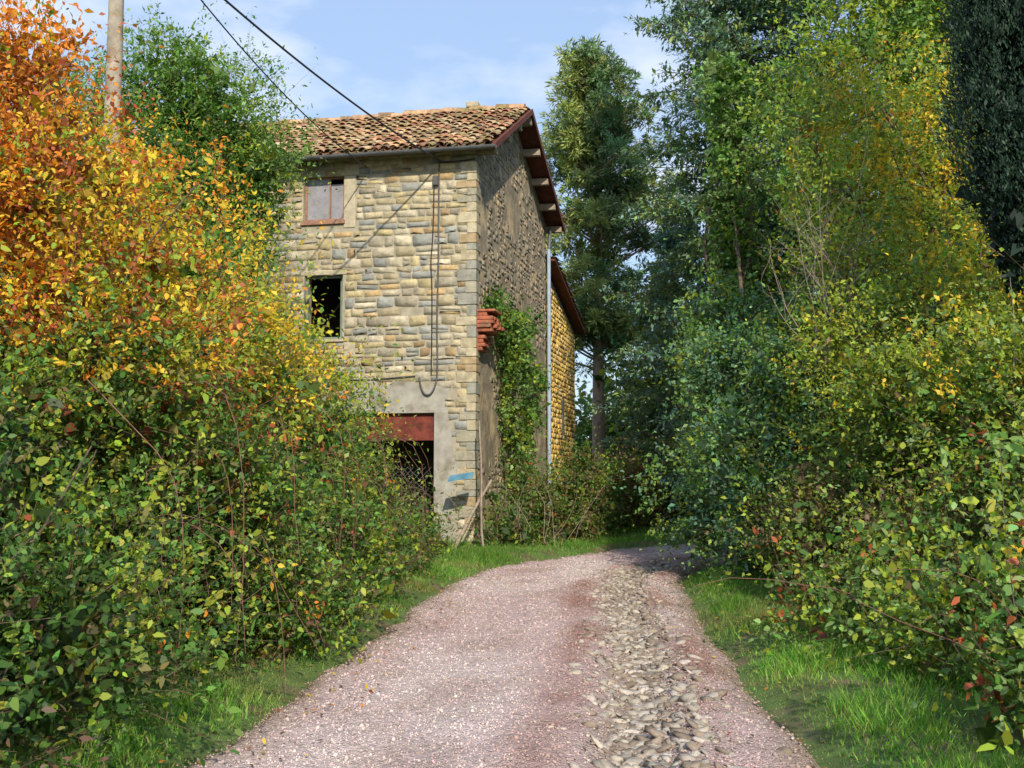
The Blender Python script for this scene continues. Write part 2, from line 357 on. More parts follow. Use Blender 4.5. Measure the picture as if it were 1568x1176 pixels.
# ---------------------------------------------------------------- house
H=empty('stone_house',(-.84,24.8,0),math.radians(-12))
def box(name,x0,x1,y0,y1,z0,z1,mat,bev=.006,parent=H):
    V=[(x,y,z) for x in(x0,x1) for y in(y0,y1) for z in(z0,z1)]
    F=[(0,1,3,2),(4,6,7,5),(0,4,5,1),(2,3,7,6),(0,2,6,4),(1,5,7,3)]
    me=bpy.data.meshes.new(name); me.from_pydata(V,[],F); 
    if mat: me.materials.append(mat)
    o=bpy.data.objects.new(name,me); link(o,parent)
    if bev: m=o.modifiers.new('b','BEVEL'); m.width=bev; m.segments=2
    return o
def poly(name,V,F,mat,parent=H):
    me=bpy.data.meshes.new(name); me.from_pydata(V,[],F); me.materials.append(mat); o=bpy.data.objects.new(name,me); return link(o,parent)
W=8.2; D=9.1; ZW=9.25; RY=4.2; RZ=11.4; ZB=9.55
door=(-3.2,-.95,-.2,3.13); w1=(-4.22,-3.2,7.72,8.8); w2=(-4.16,-3.2,4.89,6.41); w3=(-7.3,-6.4,4.89,6.41); w4=(-7.3,-6.4,7.75,8.78)
ops=[door,w1,w2,w3,w4]
def gable(y):
    return ZW+(RZ-ZW)*y/RY if y<RY else RZ+(ZB-RZ)*(y-RY)/(D-RY)
xs=sorted({-W,0,*[o[0] for o in ops],*[o[1] for o in ops]}); zs=sorted({-.2,ZW,*[o[2] for o in ops],*[o[3] for o in ops]})
V=[];F=[]
for i in range(len(xs)-1):
    for j in range(len(zs)-1):
        cx=(xs[i]+xs[i+1])/2; cz=(zs[j]+zs[j+1])/2
        if any(o[0]<cx<o[1] and o[2]<cz<o[3] for o in ops): continue
        for yy in (0,.45):
            b0=len(V); V+=[(xs[i],yy,zs[j]),(xs[i+1],yy,zs[j]),(xs[i+1],yy,zs[j+1]),(xs[i],yy,zs[j+1])]; F.append((b0,b0+1,b0+2,b0+3))
for o in ops:
    b0=len(V); q=[(o[0],o[2]),(o[1],o[2]),(o[1],o[3]),(o[0],o[3])]
    V+=[(a,0,b) for a,b in q]+[(a,.45,b) for a,b in q]
    F+=[(b0+k,b0+(k+1)%4,b0+4+(k+1)%4,b0+4+k) for k in range(4)]
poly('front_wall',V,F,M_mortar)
poly('side_wall',[(0,0,-.2),(0,D,-.2),(0,D,ZB),(0,RY,RZ),(0,0,ZW)],[(0,1,2,3,4)],M_mortar2)
poly('far_side_wall',[(-W,0,-.2),(-W,D,-.2),(-W,D,ZB),(-W,RY,RZ),(-W,0,ZW)],[(0,1,2,3,4)],M_mortar2)
poly('back_wall',[(-W,D,-.2),(0,D,-.2),(0,D,ZB),(-W,D,ZB)],[(0,1,2,3)],M_mortar2)
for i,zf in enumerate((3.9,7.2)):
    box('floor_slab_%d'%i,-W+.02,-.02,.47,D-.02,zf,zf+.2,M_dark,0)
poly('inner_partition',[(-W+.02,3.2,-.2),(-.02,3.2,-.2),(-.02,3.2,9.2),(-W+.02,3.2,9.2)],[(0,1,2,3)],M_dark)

def stones(name,p0,p1,z0,z1,openings,course,wid,gap,prot,cols,wts,mapf,mat,zmax=None,skip=0,skipf=None,cjit=.14):
    cols=np.array(cols);V=[];F=[];C=[]; z=z0
    while z<z1:
        h=random.uniform(*course); h=min(h,z1-z+.02); p=p0-random.uniform(0,wid[0])
        while p<p1:
            w=random.uniform(*wid); a=max(p,p0); bq=min(p+w,p1); p+=w
            segs=[(a,bq)]
            for o in openings:
                ns=[]
                for (s,e) in segs:
                    if z+h*.6>o[2] and z+h*.4<o[3] and e>o[0] and s<o[1]:
                        if s<o[0]-.05: ns.append((s,o[0]))
                        if e>o[1]+.05: ns.append((o[1],e))
                    else: ns.append((s,e))
                segs=ns
            for (s,e) in segs:
                if e-s<.06: continue
                if zmax and z+h>min(zmax(s),zmax(e))-.03: continue
                if random.random()<skip: continue
                if skipf and skipf((s+e)/2,z+h/2): continue
                parts=[(s,e,z,z+h)]
                if h>.18 and random.random()<.3: m=z+h*random.uniform(.4,.6); parts=[(s,e,z,m),(s,e,m,z+h)]
                for (s1,e1,za,zb) in parts:
                    g=gap*random.uniform(.4,1.8); x0=s1+g/2;x1=e1-g/2;y0=za+g/2;y1=zb-g/2
                    if x1-x0<.03 or y1-y0<.03: continue
                    c=min(x1-x0,y1-y0)*random.uniform(.04,.2)
                    ring=[(x0+c,y0),(x1-c,y0),(x1,y0+c),(x1,y1-c),(x1-c,y1),(x0+c,y1),(x0,y1-c),(x0,y0+c)]
                    tl=random.uniform(-.016,.016)
                    ring=[(a_+random.uniform(-.011,.011),b_+random.uniform(-.011,.011)+tl*(1 if a_>(x0+x1)/2 else -1)) for a_,b_ in ring]
                    mx=(x0+x1)/2;my=(y0+y1)/2; pr=prot*random.uniform(.3,1.7); k=len(V); ins=.009
                    tx=random.uniform(-.35,.35)*pr; ty=random.uniform(-.35,.35)*pr
                    for a_,b_ in ring: V.append(mapf(a_,b_,-.01))
                    for a_,b_ in ring:
                        dx=mx-a_;dy=my-b_;l=math.hypot(dx,dy)
                        V.append(mapf(a_+dx/l*ins,b_+dy/l*ins,pr+tx*(1 if dx>0 else -1)+ty*(1 if dy>0 else -1)))
                    V.append(mapf(mx+random.uniform(-.02,.02),my,pr*1.1))
                    for q in range(8):
                        r=(q+1)%8; F+=[(k+q,k+r,k+8+r),(k+q,k+8+r,k+8+q),(k+8+q,k+8+r,k+16)]
                    cc=cols[rng.choice(len(cols),p=wts)]*random.uniform(1-cjit,1+cjit)
                    C+= [cc]*24
        z+=h
    return np_mesh(name,np.array(V),np.array(F),np.array(C),mat,H)
fcols=[(.42,.365,.245),(.46,.39,.23),(.29,.3,.285),(.51,.46,.35),(.33,.24,.14),(.35,.32,.25),(.44,.32,.17)]
fw=[.27,.16,.15,.13,.06,.17,.06]
def skipfront(p,z):
    if z<3.75+.12*math.sin(p*3) and z>3.1 and p<-.62+.1*math.sin(z*9) and p>-3.9: return True
    if z<=3.1 and -.95<p<-.5+.1*math.sin(z*4): return True
    return False
sillzone=[(w1[0]-.02,w1[1]+.3,w1[2]-.22,w1[3]+.02),(w2[0]-.02,w2[1]+.04,w2[2]-.1,w2[3]+.04)]
stones('front_stones',-W,-.0,-.15,ZW-.05,[door,w3,w4]+sillzone,(.12,.27),(.18,.6),.018,.013,fcols,fw,lambda p,z,o:(p,-o,z),M_stone,skipf=skipfront,skip=.012,cjit=.18)
scols=[(.33,.285,.22),(.28,.25,.21),(.4,.33,.23),(.22,.2,.17),(.46,.35,.22)]  # brown-grey stone, toned down so the gable side looks shaded
stones('side_stones',0.0,D,-.15,12,[],(.09,.2),(.12,.38),.035,.009,scols,[.3,.25,.2,.12,.13],lambda p,z,o:(o,p,z),M_stone,zmax=gable,skip=.38,cjit=.22,
   skipf=lambda p,z:(z<5.5 and 0.5*math.sin(p*1.7)+.5*math.sin(z*2.1+p)>.0) or (z>=5.5 and math.sin(p*1.3+z)+math.sin(z*1.9-p*.6)>1.0))
z=0;i=0
while z<ZW-.2:
    h=random.uniform(.15,.28); l1,l2=(.42,.22) if i%2 else (.22,.4)
    cc=random.choice([(.42,.37,.26),(.47,.42,.3),(.34,.32,.25),(.4,.31,.19),(.3,.3,.26)])
    o=box('quoin_%d'%i,-l1*random.uniform(.8,1.1),.024+random.uniform(0,.012),-.026-random.uniform(0,.012),l2,z+.006,min(z+h,ZW-.06)-.006,None,.012)
    a=o.data.attributes.new('Col','FLOAT_COLOR','POINT'); a.data.foreach_set('color',[v for _ in range(8) for v in (*cc,1)])
    o.data.materials.append(M_stone)
    z+=h;i+=1
def slab(name,pts,y,mat,th=.028):
    n=len(pts); V=[(a,y-th,b) for a,b in pts]+[(a,y,b) for a,b in pts]
    F=[tuple(range(n))]+[(i,n+i,n+(i+1)%n,(i+1)%n) for i in range(n)]
    return poly(name,V,F,mat)
slab('plaster_lintel_band',[(-4.0,3.13),(-.95,3.13),(-.62,3.12),(-.66,3.4),(-.6,3.66),(-.9,3.74),(-1.2,3.7),(-1.5,3.84),(-1.8,3.88),(-2.1,3.78),(-2.5,3.93),(-2.8,3.9),(-3.1,3.78),(-3.4,3.82),(-4.0,3.88)],-.004,M_plaster,.012)
slab('plaster_jamb',[(-.95,-.1),(-.5,-.1),(-.44,.3),(-.52,.6),(-.56,1.1),(-.45,1.4),(-.38,1.9),(-.52,2.3),(-.55,2.7),(-.63,3.0),(-.62,3.118),(-.95,3.128)],-.004,M_plaster,.013)
box('rusty_door_header',-3.18,-.96,.10,.14,2.56,3.12,M_rust)
box('door_header_trim',-3.18,-.96,.08,.098,2.5,2.57,M_rust)
M_wire=surf_mat('galvanised_wire',(.25,.26,.26),rough=.5,nscale=5,bump=0)
TB=Tubes()
for k in range(-14,26):
    a=-3.2+k*.14
    for sx_ in (1,-1):
        pts=[(a+sx_*t,.05,t) for t in np.linspace(0,1.9,9)]
        pts=[q for q in pts if -3.15<q[0]<-.98]
        if len(pts)>1: TB.add(pts,[.0035]*len(pts),3)
TB.add([(-2.1,.05,-.1),(-2.1,.05,1.95)],[.018,.018],6)
TB.build('wire_mesh_gate',M_wire,H)
def window(w,shut,nm):
    x0,x1,z0,z1=w; f=.06; y0,y1=.1,.16; m=M_wood if shut else M_frame
    box(nm+'_frame_left',x0,x0+f,y0,y1,z0,z1,m); box(nm+'_frame_right',x1-f,x1,y0,y1,z0,z1,m)
    box(nm+'_frame_top',x0+f,x1-f,y0,y1,z1-f,z1,m); box(nm+'_frame_bottom',x0+f,x1-f,y0,y1,z0,z0+f,m)
    if shut:
        mid=(x0+x1)/2+.12
        box(nm+'_shutter_a',x0+f,mid-.02,y0+.01,y1-.01,z0+f,z1-f,M_shutter); box(nm+'_shutter_b',mid+.02,x1-f,y0+.03,y1+.01,z0+f,z1-f-.12,M_shutter)
        box(nm+'_mullion',mid-.018,mid+.018,y0-.01,y1,z0+f,z1-f,m)
        box(nm+'_sill',x0-.05,x1+.04,-.06,.09,z0-.1,z0-.002,M_wood)
    else:
        box(nm+'_sill',x0-.05,x1+.05,-.05,.09,z0-.07,z0-.002,M_lintel)
        box(nm+'_leaf_ajar',x1-f-.06,x1-f-.02,.17,.5,z0+f,z1-f,m)
window(w1,True,'upper_window');window(w2,False,'middle_window');window(w3,False,'far_middle_window');window(w4,True,'far_upper_window')
box('window_side_stone_upper',w1[1]+.002,w1[1]+.29,-.022,.1,w1[2]-.2,w1[3]-.03,M_lintel,.015)
box('window_side_stone_upper_block',w1[1]+.002,w1[1]+.38,-.025,.1,w1[3]-.02,w1[3]+.24,M_lintel,.015)
box('window_side_stone_lower',w2[1]+.052,w2[1]+.33,-.022,.1,w2[2]-.6,w2[2]-.1,M_lintel,.015)
box('window_lintel_lower',w2[0]-.1,w2[1]+.1,-.02,.1,w2[3]+.002,w2[3]+.1,M_lintel,.012)
OX=.5; FY=-.42; BY=D+.5; 
def fz(y): return RZ+.12-(RY-y)*(RZ-ZW)/RY
def bz(y): return RZ+.12-(y-RY)*(RZ-ZB)/(D-RY)
def slabroof(name,y0,z0,y1,z1,x0,x1,th,mat):
    V=[(x,y,z-dz) for dz in (0,th) for (x,y,z) in ((x0,y0,z0),(x1,y0,z0),(x1,y1,z1),(x0,y1,z1))]
    F=[(0,1,2,3),(7,6,5,4),(0,4,5,1),(1,5,6,2),(2,6,7,3),(3,7,4,0)]
    return poly(name,V,F,mat)
slabroof('roof_deck_front',FY,fz(FY),RY-.004,fz(RY-.004),-W-.4,OX,.07,M_wood_red)
slabroof('roof_deck_back',RY+.004,bz(RY+.004),BY,bz(BY),-W-.4,OX,.07,M_wood_red)
slabroof('bargeboard_front',FY,fz(FY)+.03,RY-.004,fz(RY)+.03,OX+.003,OX+.04,.15,M_wood_red)
slabroof('bargeboard_back',RY+.004,bz(RY)+.03,BY,bz(BY)+.03,OX+.003,OX+.04,.17,M_wood_red)
for i,yy in enumerate((.05,1.5,2.9)): box('purlin_front_%d'%i,-.2,OX-.02,yy,yy+.16,fz(yy)-.28,fz(yy)-.09,M_beam,.01)
for i,yy in enumerate((4.25,5.5,6.8,8.0,9.15)): box('purlin_back_%d'%i,-.2,OX-.02,yy,yy+.17,bz(yy+.17)-.29,bz(yy+.17)-.1,M_beam,.01)
def tiles(name,x0,x1,P0,P1,pitch=.22,ln=.38,par=H):
    P0=np.array(P0,float);P1=np.array(P1,float); Ls=np.linalg.norm(P1-P0); d=(P1-P0)/Ls; up=np.array([0,-d[2],d[1]]) if d[1]>0 else np.array([0,d[2],-d[1]])
    up=unit(up)
    if up[2]<0: up=-up
    nr=int(Ls/ln)+1; nc=int((x1-x0)/pitch); V=[];F=[];C=[]
    pal=np.array([(.42,.21,.13),(.48,.31,.18),(.33,.16,.11),(.4,.29,.18),(.22,.15,.1),(.48,.37,.24),(.3,.24,.14)])
    for c in range(nc):
        for k in range(2):
            for r in range(nr):
                xc=x0+(c+.5*k+.25)*pitch+random.uniform(-.025,.025); s0=r*ln-.02+random.uniform(-.06,.05); s1=min(s0+ln+.08,Ls+.02)
                lift=.012 if k==0 else .055; tw=random.uniform(-.03,.03); lf=random.uniform(0,.045) if k else 0
                a=P0+d*s0; b_=P0+d*s1; r0=pitch*.34;r1=pitch*.27; kk=len(V); n=7
                for e,(q,rr,li) in enumerate(((a,r0,lift+.03+lf),(b_,r1,lift))):
                    for t in np.linspace(0,math.pi,n):
                        if k==1: o=math.sin(t)*rr*.95
                        else: o=(1-math.sin(t))*rr*.6
                        V.append((xc+math.cos(t)*rr*1.25+(tw if e else -tw),*(q+up*(li+o))[1:]))
                for t in range(n-1): F.append((kk+t,kk+t+1,kk+n+t+1,kk+n+t)); 
                k2=len(V)
                for t in range(n):
                    v=V[kk+t]; V.append((v[0],v[1]-up[1]*.02,v[2]-up[2]*.02))
                for t in range(n-1): F.append((kk+t,k2+t,k2+t+1,kk+t+1))
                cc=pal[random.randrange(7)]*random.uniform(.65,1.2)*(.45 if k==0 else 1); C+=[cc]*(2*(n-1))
    return np_mesh(name,np.array(V),np.array(F),np.array(C),M_tile,par)
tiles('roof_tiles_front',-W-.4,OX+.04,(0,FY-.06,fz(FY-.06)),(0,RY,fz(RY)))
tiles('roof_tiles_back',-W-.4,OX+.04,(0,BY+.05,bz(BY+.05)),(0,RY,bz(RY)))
V=[];F=[];C=[]
x=-W-.4
while x<OX-.3:
    k=len(V); z0=RZ+.2+random.uniform(-.03,.04)
    for e,(xx,r) in enumerate(((x,.15),(x+.42,.125))):
        for t in np.linspace(-.2,math.pi+.2,9): V.append((xx,RY+math.cos(t)*r,z0+math.sin(t)*r*.9))
    F+=[(k+t,k+t+1,k+10+t,k+9+t) for t in range(8)]; C+=[np.array((.38,.25,.15))*random.uniform(.6,1.3)]*8; x+=.37
np_mesh('roof_ridge_tiles',np.array(V),np.array(F),np.array(C),M_tile,H)
box('ridge_stone',-1.3,-.95,RY-.12,RY+.15,RZ+.3,RZ+.45,M_lintel,.03)
def curve(name,pts,r,mat,parent=None):
    cu=bpy.data.curves.new(name,'CURVE'); cu.dimensions='3D'; cu.bevel_depth=r; cu.bevel_resolution=2
    sp=cu.splines.new('NURBS'); sp.points.add(len(pts)-1); sp.use_endpoint_u=True; sp.order_u=3
    for i,p in enumerate(pts): sp.points[i].co=(*p,1)
    cu.materials.append(mat); return link(bpy.data.objects.new(name,cu),parent)
V=[];F=[];gy0=FY-.1;gz0=fz(FY)-.03
for e,xx in enumerate((-W-.4,OX+.1)):
    for rr in (.075,.066):
        for t in np.linspace(math.pi,2*math.pi,9): V.append((xx,gy0+math.cos(t)*rr,gz0+math.sin(t)*rr))
for t in range(8):
    F+=[(t,t+1,18+t+1,18+t),(9+t+1,9+t,27+t,27+t+1),(18+t,19+t,28+t,27+t),(t+1,t,9+t,10+t)]
F+=[(0,18,27,9),(8,17,35,26)]
poly('gutter',V,F,M_metal)
box('wall_plate',-W-.3,OX-.1,-.05,-.003,ZW-.06,ZW+.07,M_beam,0)
curve('downpipe',[(.13,8.9,8.7),(.13,8.9,7),(.13,8.9,4),(.13,8.9,0)],.06,M_pipe,H)
curve('downpipe_elbow',[(.15,9.0,9.4),(.15,8.95,9.0),(.13,8.9,8.65)],.05,M_metal,H)
curve('conduit_main',[(-.86,-.04,9.0),(-.87,-.04,8),(-.86,-.04,6.5),(-.9,-.04,5.2),(-.86,-.05,4.2),(-.9,-.06,3.75),(-1.05,-.07,3.5),(-1.25,-.06,3.6),(-1.3,-.05,3.95)],.02,M_conduit,H)
curve('conduit_second',[(-.98,-.04,8.5),(-.99,-.04,7.2),(-1.06,-.04,6.6),(-1.0,-.04,6.0),(-1.02,-.04,4.0)],.014,M_cable,H)
curve('conduit_band',[(-1.4,-.04,3.98),(-2.0,-.04,3.94),(-2.7,-.04,3.9),(-3.6,-.04,3.95)],.014,M_conduit,H)
box('cable_anchor_bracket',-1.0,-.72,-.09,-.04,8.95,8.99,M_metal,.003)
box('junction_box',-1.0,-.88,-.11,-.03,8.4,8.62,M_conduit,.01)
for i,(zz,pr,y0,y1) in enumerate(((4.55,.14,.1,.5),(4.64,.2,.1,.5),(4.73,.16,.1,.75),(4.82,.2,.1,.75),(4.98,.34,.1,.9),(5.07,.45,.05,.9),(5.16,.42,.05,.95),(5.25,.38,.05,.9),(5.34,.25,.1,.7))):
    yy=y0
    while yy<y1: 
        ww=random.uniform(.12,.24); box('bracket_brick_%d_%d'%(i,int(yy*100)),-.02,pr*random.uniform(.75,1.15),yy,yy+ww,zz,zz+.085,M_brick,.018)
        yy+=ww+.01
box('bracket_slab',.0,.44,.1,.8,5.44,5.5,M_brick,.02)
E0,E1=D+.01,15.2
poly('extension_wall',[(-.05,E0,-.2),(-.05,E1,-.2),(-.05,E1,6.9),(-.05,E0,8.3)],[(0,1,2,3)],M_mortar)
poly('extension_end_wall',[(-.05,E1,-.2),(-W,E1,-.2),(-W,E1,6.9),(-.05,E1,6.9)],[(0,1,2,3)],M_mortar)
stones('extension_stones',E0+.05,E1,0,8.3,[(12.2,12.9,3.2,4.4)],(.12,.2),(.2,.4),.02,.02,[(.78,.52,.12),(.82,.6,.17),(.62,.4,.11),(.72,.54,.26)],[.3,.3,.2,.2],lambda p,z,o:(o-.05,p,z),M_sunlit_brick,zmax=lambda y:8.3-(y-E0)*1.4/(E1-E0))  # yellow stone pushed bright: warm sunlight is put into these colours
slabroof('extension_roof_deck',E0,8.45,E1+.4,7.0,-W,.3,.06,M_wood_red)
tiles('extension_roof_tiles',-3,.4,(0,E1+.45,7.05),(0,E0,8.5))
PO=empty('utility_pole',(-6.0,16,0))
TB=Tubes(); TB.add([(0,0,-.2),(0.01,0,4),(.03,0,8),(.03,0,10.6)],[.15,.13,.115,.1],16); TB.build('pole_shaft',M_pole,PO)
box('pole_bracket',-.2,.25,-.05,.05,10.2,10.28,M_metal,.01,PO)
def sag(a,b,s,n=14):
    a=np.array(a);b=np.array(b); return [tuple(a+(b-a)*t-np.array([0,0,s*4*t*(1-t)])) for t in np.linspace(0,1,n)]
curve('overhead_cable',sag((-5.9,16,10.25),(-1.65,24.9,8.95),.25),.02,M_cable)
curve('overhead_cable.001',sag((-5.8,16,10.25),(-3.4,25.2,8.9),.35),.013,M_cable)
curve('overhead_cable.002',sag((-1.65,24.9,8.95),(-.85,24.72,8.97),.02),.016,M_cable)

# ---------------------------------------------------------------- left hedge
def cf_left(P):
    z=P[:,2]; x=P[:,0]; n1=noise(P,1.1,1);n2=noise(P,2.3,2);n3=noise(P,.9,3)
    hi=sstep(z+.5*n1,1.8,4.0); far=sstep(P[:,1]+n1,12,15)*sstep(z,.9,2.2)
    keys=['dk','g','g2','yg','y','o','r','ol','br','lg']
    W=np.stack([.6*(1-hi)+.02,1.0*(1-hi)+.1,.7+.35*n2-.3*hi,.5+.7*sstep(n2,-.2,1)+.8*far+.15*hi,.06+1.2*hi*sstep(n1,-.7,.5)+1.4*far*sstep(n3,-.6,.5),.05+3.0*hi*sstep(n3,-1.2,.2)*sstep(-x,3.1,4.6)+.9*hi*sstep(n2,.0,.8)+.3*far,.05+.8*hi*sstep(n3,-.4,.6)+.25*(1-hi)*sstep(n1,.3,1),.35*(1-hi)+.1,.2*(1-hi)+.45*(1-sstep(z,0,.7)),.35*(1-hi)*sstep(n1,-.3,.8)],1)
    return choose(keys,W)
LH=empty('autumn_hedge',(0,0,0))
lv=Leaves(True)
nearb=[(-3.15,7.0,.75,1.05,1.7,1.3),(-3.85,9,2.3,1.25,1.7,1.9),(-3.1,5.0,.5,.75,1.3,.9),(-2.95,10.2,.95,1.0,1.6,1.3)]
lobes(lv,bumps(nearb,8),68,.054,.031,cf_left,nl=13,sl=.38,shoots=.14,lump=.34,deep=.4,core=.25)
lv.build('near_leaves',M_leaf,LH)
lv=Leaves()
midb=[(-5.35,11,4.75,1.2,1.5,1.25),(-4.2,12.6,3.7,1.2,1.5,1.3),(-3.2,11.7,1.5,1.05,1.9,1.7),(-3.5,15,2.65,1.2,1.5,1.3),(-2.75,14.5,.6,1.15,2.4,1.15),(-5.6,9,3.6,1.3,1.6,1.5),
     (-3.05,18.3,1.7,1.0,1.6,1.3),(-2.5,18.6,.4,.95,2.2,.85),(-2.4,21.3,.3,.8,1.2,.65),(-2.3,12,.25,.65,2.5,.5),(-2.1,16.5,.2,.55,2.5,.4)]
mid=bumps(midb,7)+[(-6.5,13,2.4,1.8,3,2.6),(-5.6,17,2.2,1.8,3,2.2)]
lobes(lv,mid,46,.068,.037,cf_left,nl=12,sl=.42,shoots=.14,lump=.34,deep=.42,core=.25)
lv.build('far_leaves',M_leaf,LH)
TB=Tubes()
for l in nearb+midb:
    for k in range(6):
        b0=(l[0]+rng.uniform(-.4,.3),l[1]+rng.uniform(-.6,.6),0); TB.limb(b0,(l[0]+rng.normal()*l[3]*.5,l[1]-abs(rng.normal())*.5,l[2]+l[5]*.8),.02,.005)
TB.build('stems',M_bark,LH)
TB=Tubes()
for k in range(60):
    y0=rng.uniform(6.5,20); xe=-1.9+.04*y0
    a=np.array((xe-rng.uniform(.5,1.4),y0,rng.uniform(.5,2.4))); b_=np.array((xe-rng.uniform(-.1,.6),y0-rng.uniform(.2,1.4),rng.uniform(.1,1.3)))
    TB.limb(a,b_,.004,.002,.1,8,4,sag=-.25)
TB.build('bramble_canes',M_cane,LH)

def broad(name,base,trunk_h,r0,lbs,dens,lL,lW,cf,bark=M_bark,nb=3,**kw):
    E=empty(name,(0,0,0)); TB=Tubes(); b0=np.array(base,float)
    cen=np.mean([l[:3] for l in lbs],0); fork=b0+np.array([(cen[0]-b0[0])*.3,(cen[1]-b0[1])*.3,trunk_h])
    TB.limb(b0-[0,0,.1],fork,r0,r0*.7,.03,8,9)
    for l in lbs:
        tgt=np.array(l[:3])+[0,0,l[5]*.3]; p=TB.limb(fork,tgt,r0*.5,r0*.12,.08,8,6)
        for k in range(6):
            q=p[rng.integers(3,8)]; TB.limb(q,np.array(l[:3])+rnd(1)[0]*np.array(l[3:6])*.85,r0*.14,.006,.12,6,4)
    TB.build('trunk_and_limbs',bark,E)
    lv=Leaves(); lobes(lv,bumps(lbs,nb),dens,lL,lW,cf,**kw); lv.build('crown',M_leaf,E); return E
def cfk(keys,w,f=1.3,s=0,amp=.8):
    w=np.array(w,float)
    def g(P):
        W=np.tile(w,(len(P),1))
        for i in range(len(keys)): W[:,i]*=np.clip(1+amp*noise(P,f,s+i*.7),.05,3)
        return choose(keys,W,1.3)
    return g
broad('green_acacia_tree',(-6.3,21.5,0),3.2,.16,[(-7.0,21.5,9.2,1.1,1.1,1.3),(-6.0,21.5,8.6,1.15,1.2,1.25),(-5.1,21.3,7.75,.85,1.0,.9),(-5.75,21,5.9,1.0,1.1,1.1),(-6.7,21.2,7.2,1.3,1.3,1.4),(-5.45,21.2,6.6,.7,.8,.8),(-6.6,21,5.0,1.5,1.3,1.6),(-8.3,21.5,8.5,1.2,1.2,1.3),(-5.6,20.5,4.6,.9,.9,.9)],
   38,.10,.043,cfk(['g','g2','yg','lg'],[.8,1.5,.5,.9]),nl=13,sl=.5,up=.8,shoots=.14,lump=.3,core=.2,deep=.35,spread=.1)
lv=Leaves()
SH=empty('young_ash_sapling')
lobes(lv,[(-3.9,20,3.6,.5,.5,.7),(-4.3,19.5,2.9,.8,.8,.8)],12,.13,.05,cfk(['yg','lg','y'],[1,.6,.3]),nl=9,sl=.5,up=1.0,shoots=.2,core=0,deep=.3)
lv.build('leaves',M_leaf,SH)
TB=Tubes(); TB.limb((-4.1,20,0),(-4.0,20,4.2),.02,.005); TB.limb((-4.2,19.8,0),(-4.5,19.6,3.8),.02,.005); TB.build('stems',M_bark,SH)

def w(lx,ly,lz):
    a=math.radians(-12); return (-.84+lx*math.cos(a)-ly*math.sin(a),24.8+lx*math.sin(a)+ly*math.cos(a),lz)
lv=Leaves(); iv=[]
for (ly,lz,rr) in ((.9,5.75,.28),(1.5,5.8,.36),(2.1,5.6,.45),(2.8,5.4,.5),(3.6,4.9,.5),(2.5,4.6,.4),(3.0,3.9,.4),(3.8,3.4,.4),(3.2,2.6,.45),(4.4,5.5,.4),(4.4,2.3,.5),(5.3,4.5,.4),(5.8,3.4,.4),(2.4,3.3,.25),(6.6,4.4,.3),(5.3,6.0,.25),(3.4,1.7,.5)):
    iv.append((*w(.12,ly,lz),.3,rr*1.1,rr))
lobes(lv,iv,44,.1,.075,cfk(['g','g2','dk','yg','lg'],[1,1.1,.4,.45,.3]),nl=10,sl=.3,up=-.2,core=.1,droop=.5,shoots=.18,deep=.3)
IVY=empty('climbing_ivy'); lv.build('ivy_leaves',M_leaf,IVY)
TB=Tubes()
for k in range(9):
    y0=rng.uniform(1.5,5); TB.limb(w(.05,y0,0),w(.08,y0+rng.normal()*.8,rng.uniform(3,6)),.02,.006,.05,9,5)
TB.build('ivy_stems',M_bark,IVY)
TH=empty('hedge_thicket'); lv=Leaves()
th=[(-.2,24.6,.5,.4,.6,.8),(.6,25.4,.7,.7,.8,1.1),(1.6,27,1.0,.9,1.2,1.2),(2.7,28.8,1.0,1.0,1.2,1.1),(3.8,30.5,.9,1.1,1.3,1.0),(1.2,25.1,.3,.8,.5,.5),(.1,24.2,.2,.5,.4,.35),(5.4,32,1,1.3,1.4,1.1),(-1.9,23.3,.3,.6,.5,.5)]
lobes(lv,bumps(th,3),34,.08,.045,cfk(['g','ol','br','g2','r','yg'],[1,.9,.6,.9,.2,.4]),nl=10,sl=.4,up=.7,shoots=.2)
lv.build('leaves',M_leaf,TH)
TB=Tubes()
for k in range(26):
    x0=rng.uniform(-.6,1.2);TB.limb((x0,24.2+rng.uniform(-.3,.4),0),(x0+rng.normal()*.5,24.3,rng.uniform(.6,1.7)),.008,.003,.1,6,4)
TB.build('stems',M_twig,TH)
TB=Tubes(); TB.limb((-1.35,23.7,0),(-.45,24.2,1.6),.05,.03,.03); TB.limb((-.6,23.9,-.05),(-.72,24.2,2.9),.03,.018,.03); TB.build('fallen_branch',M_twig)
poly('blue_metal_sheet',[(-1.4,23.95,1.58),(-.86,23.9,1.66),(-.84,24.1,1.78),(-1.36,24.15,1.7),(-1.4,23.95,1.56),(-.86,23.9,1.64),(-.84,24.1,1.76),(-1.36,24.15,1.68)],[(0,1,2,3),(7,6,5,4),(0,4,5,1),(1,5,6,2),(2,6,7,3),(3,7,4,0)],M_blue,None)

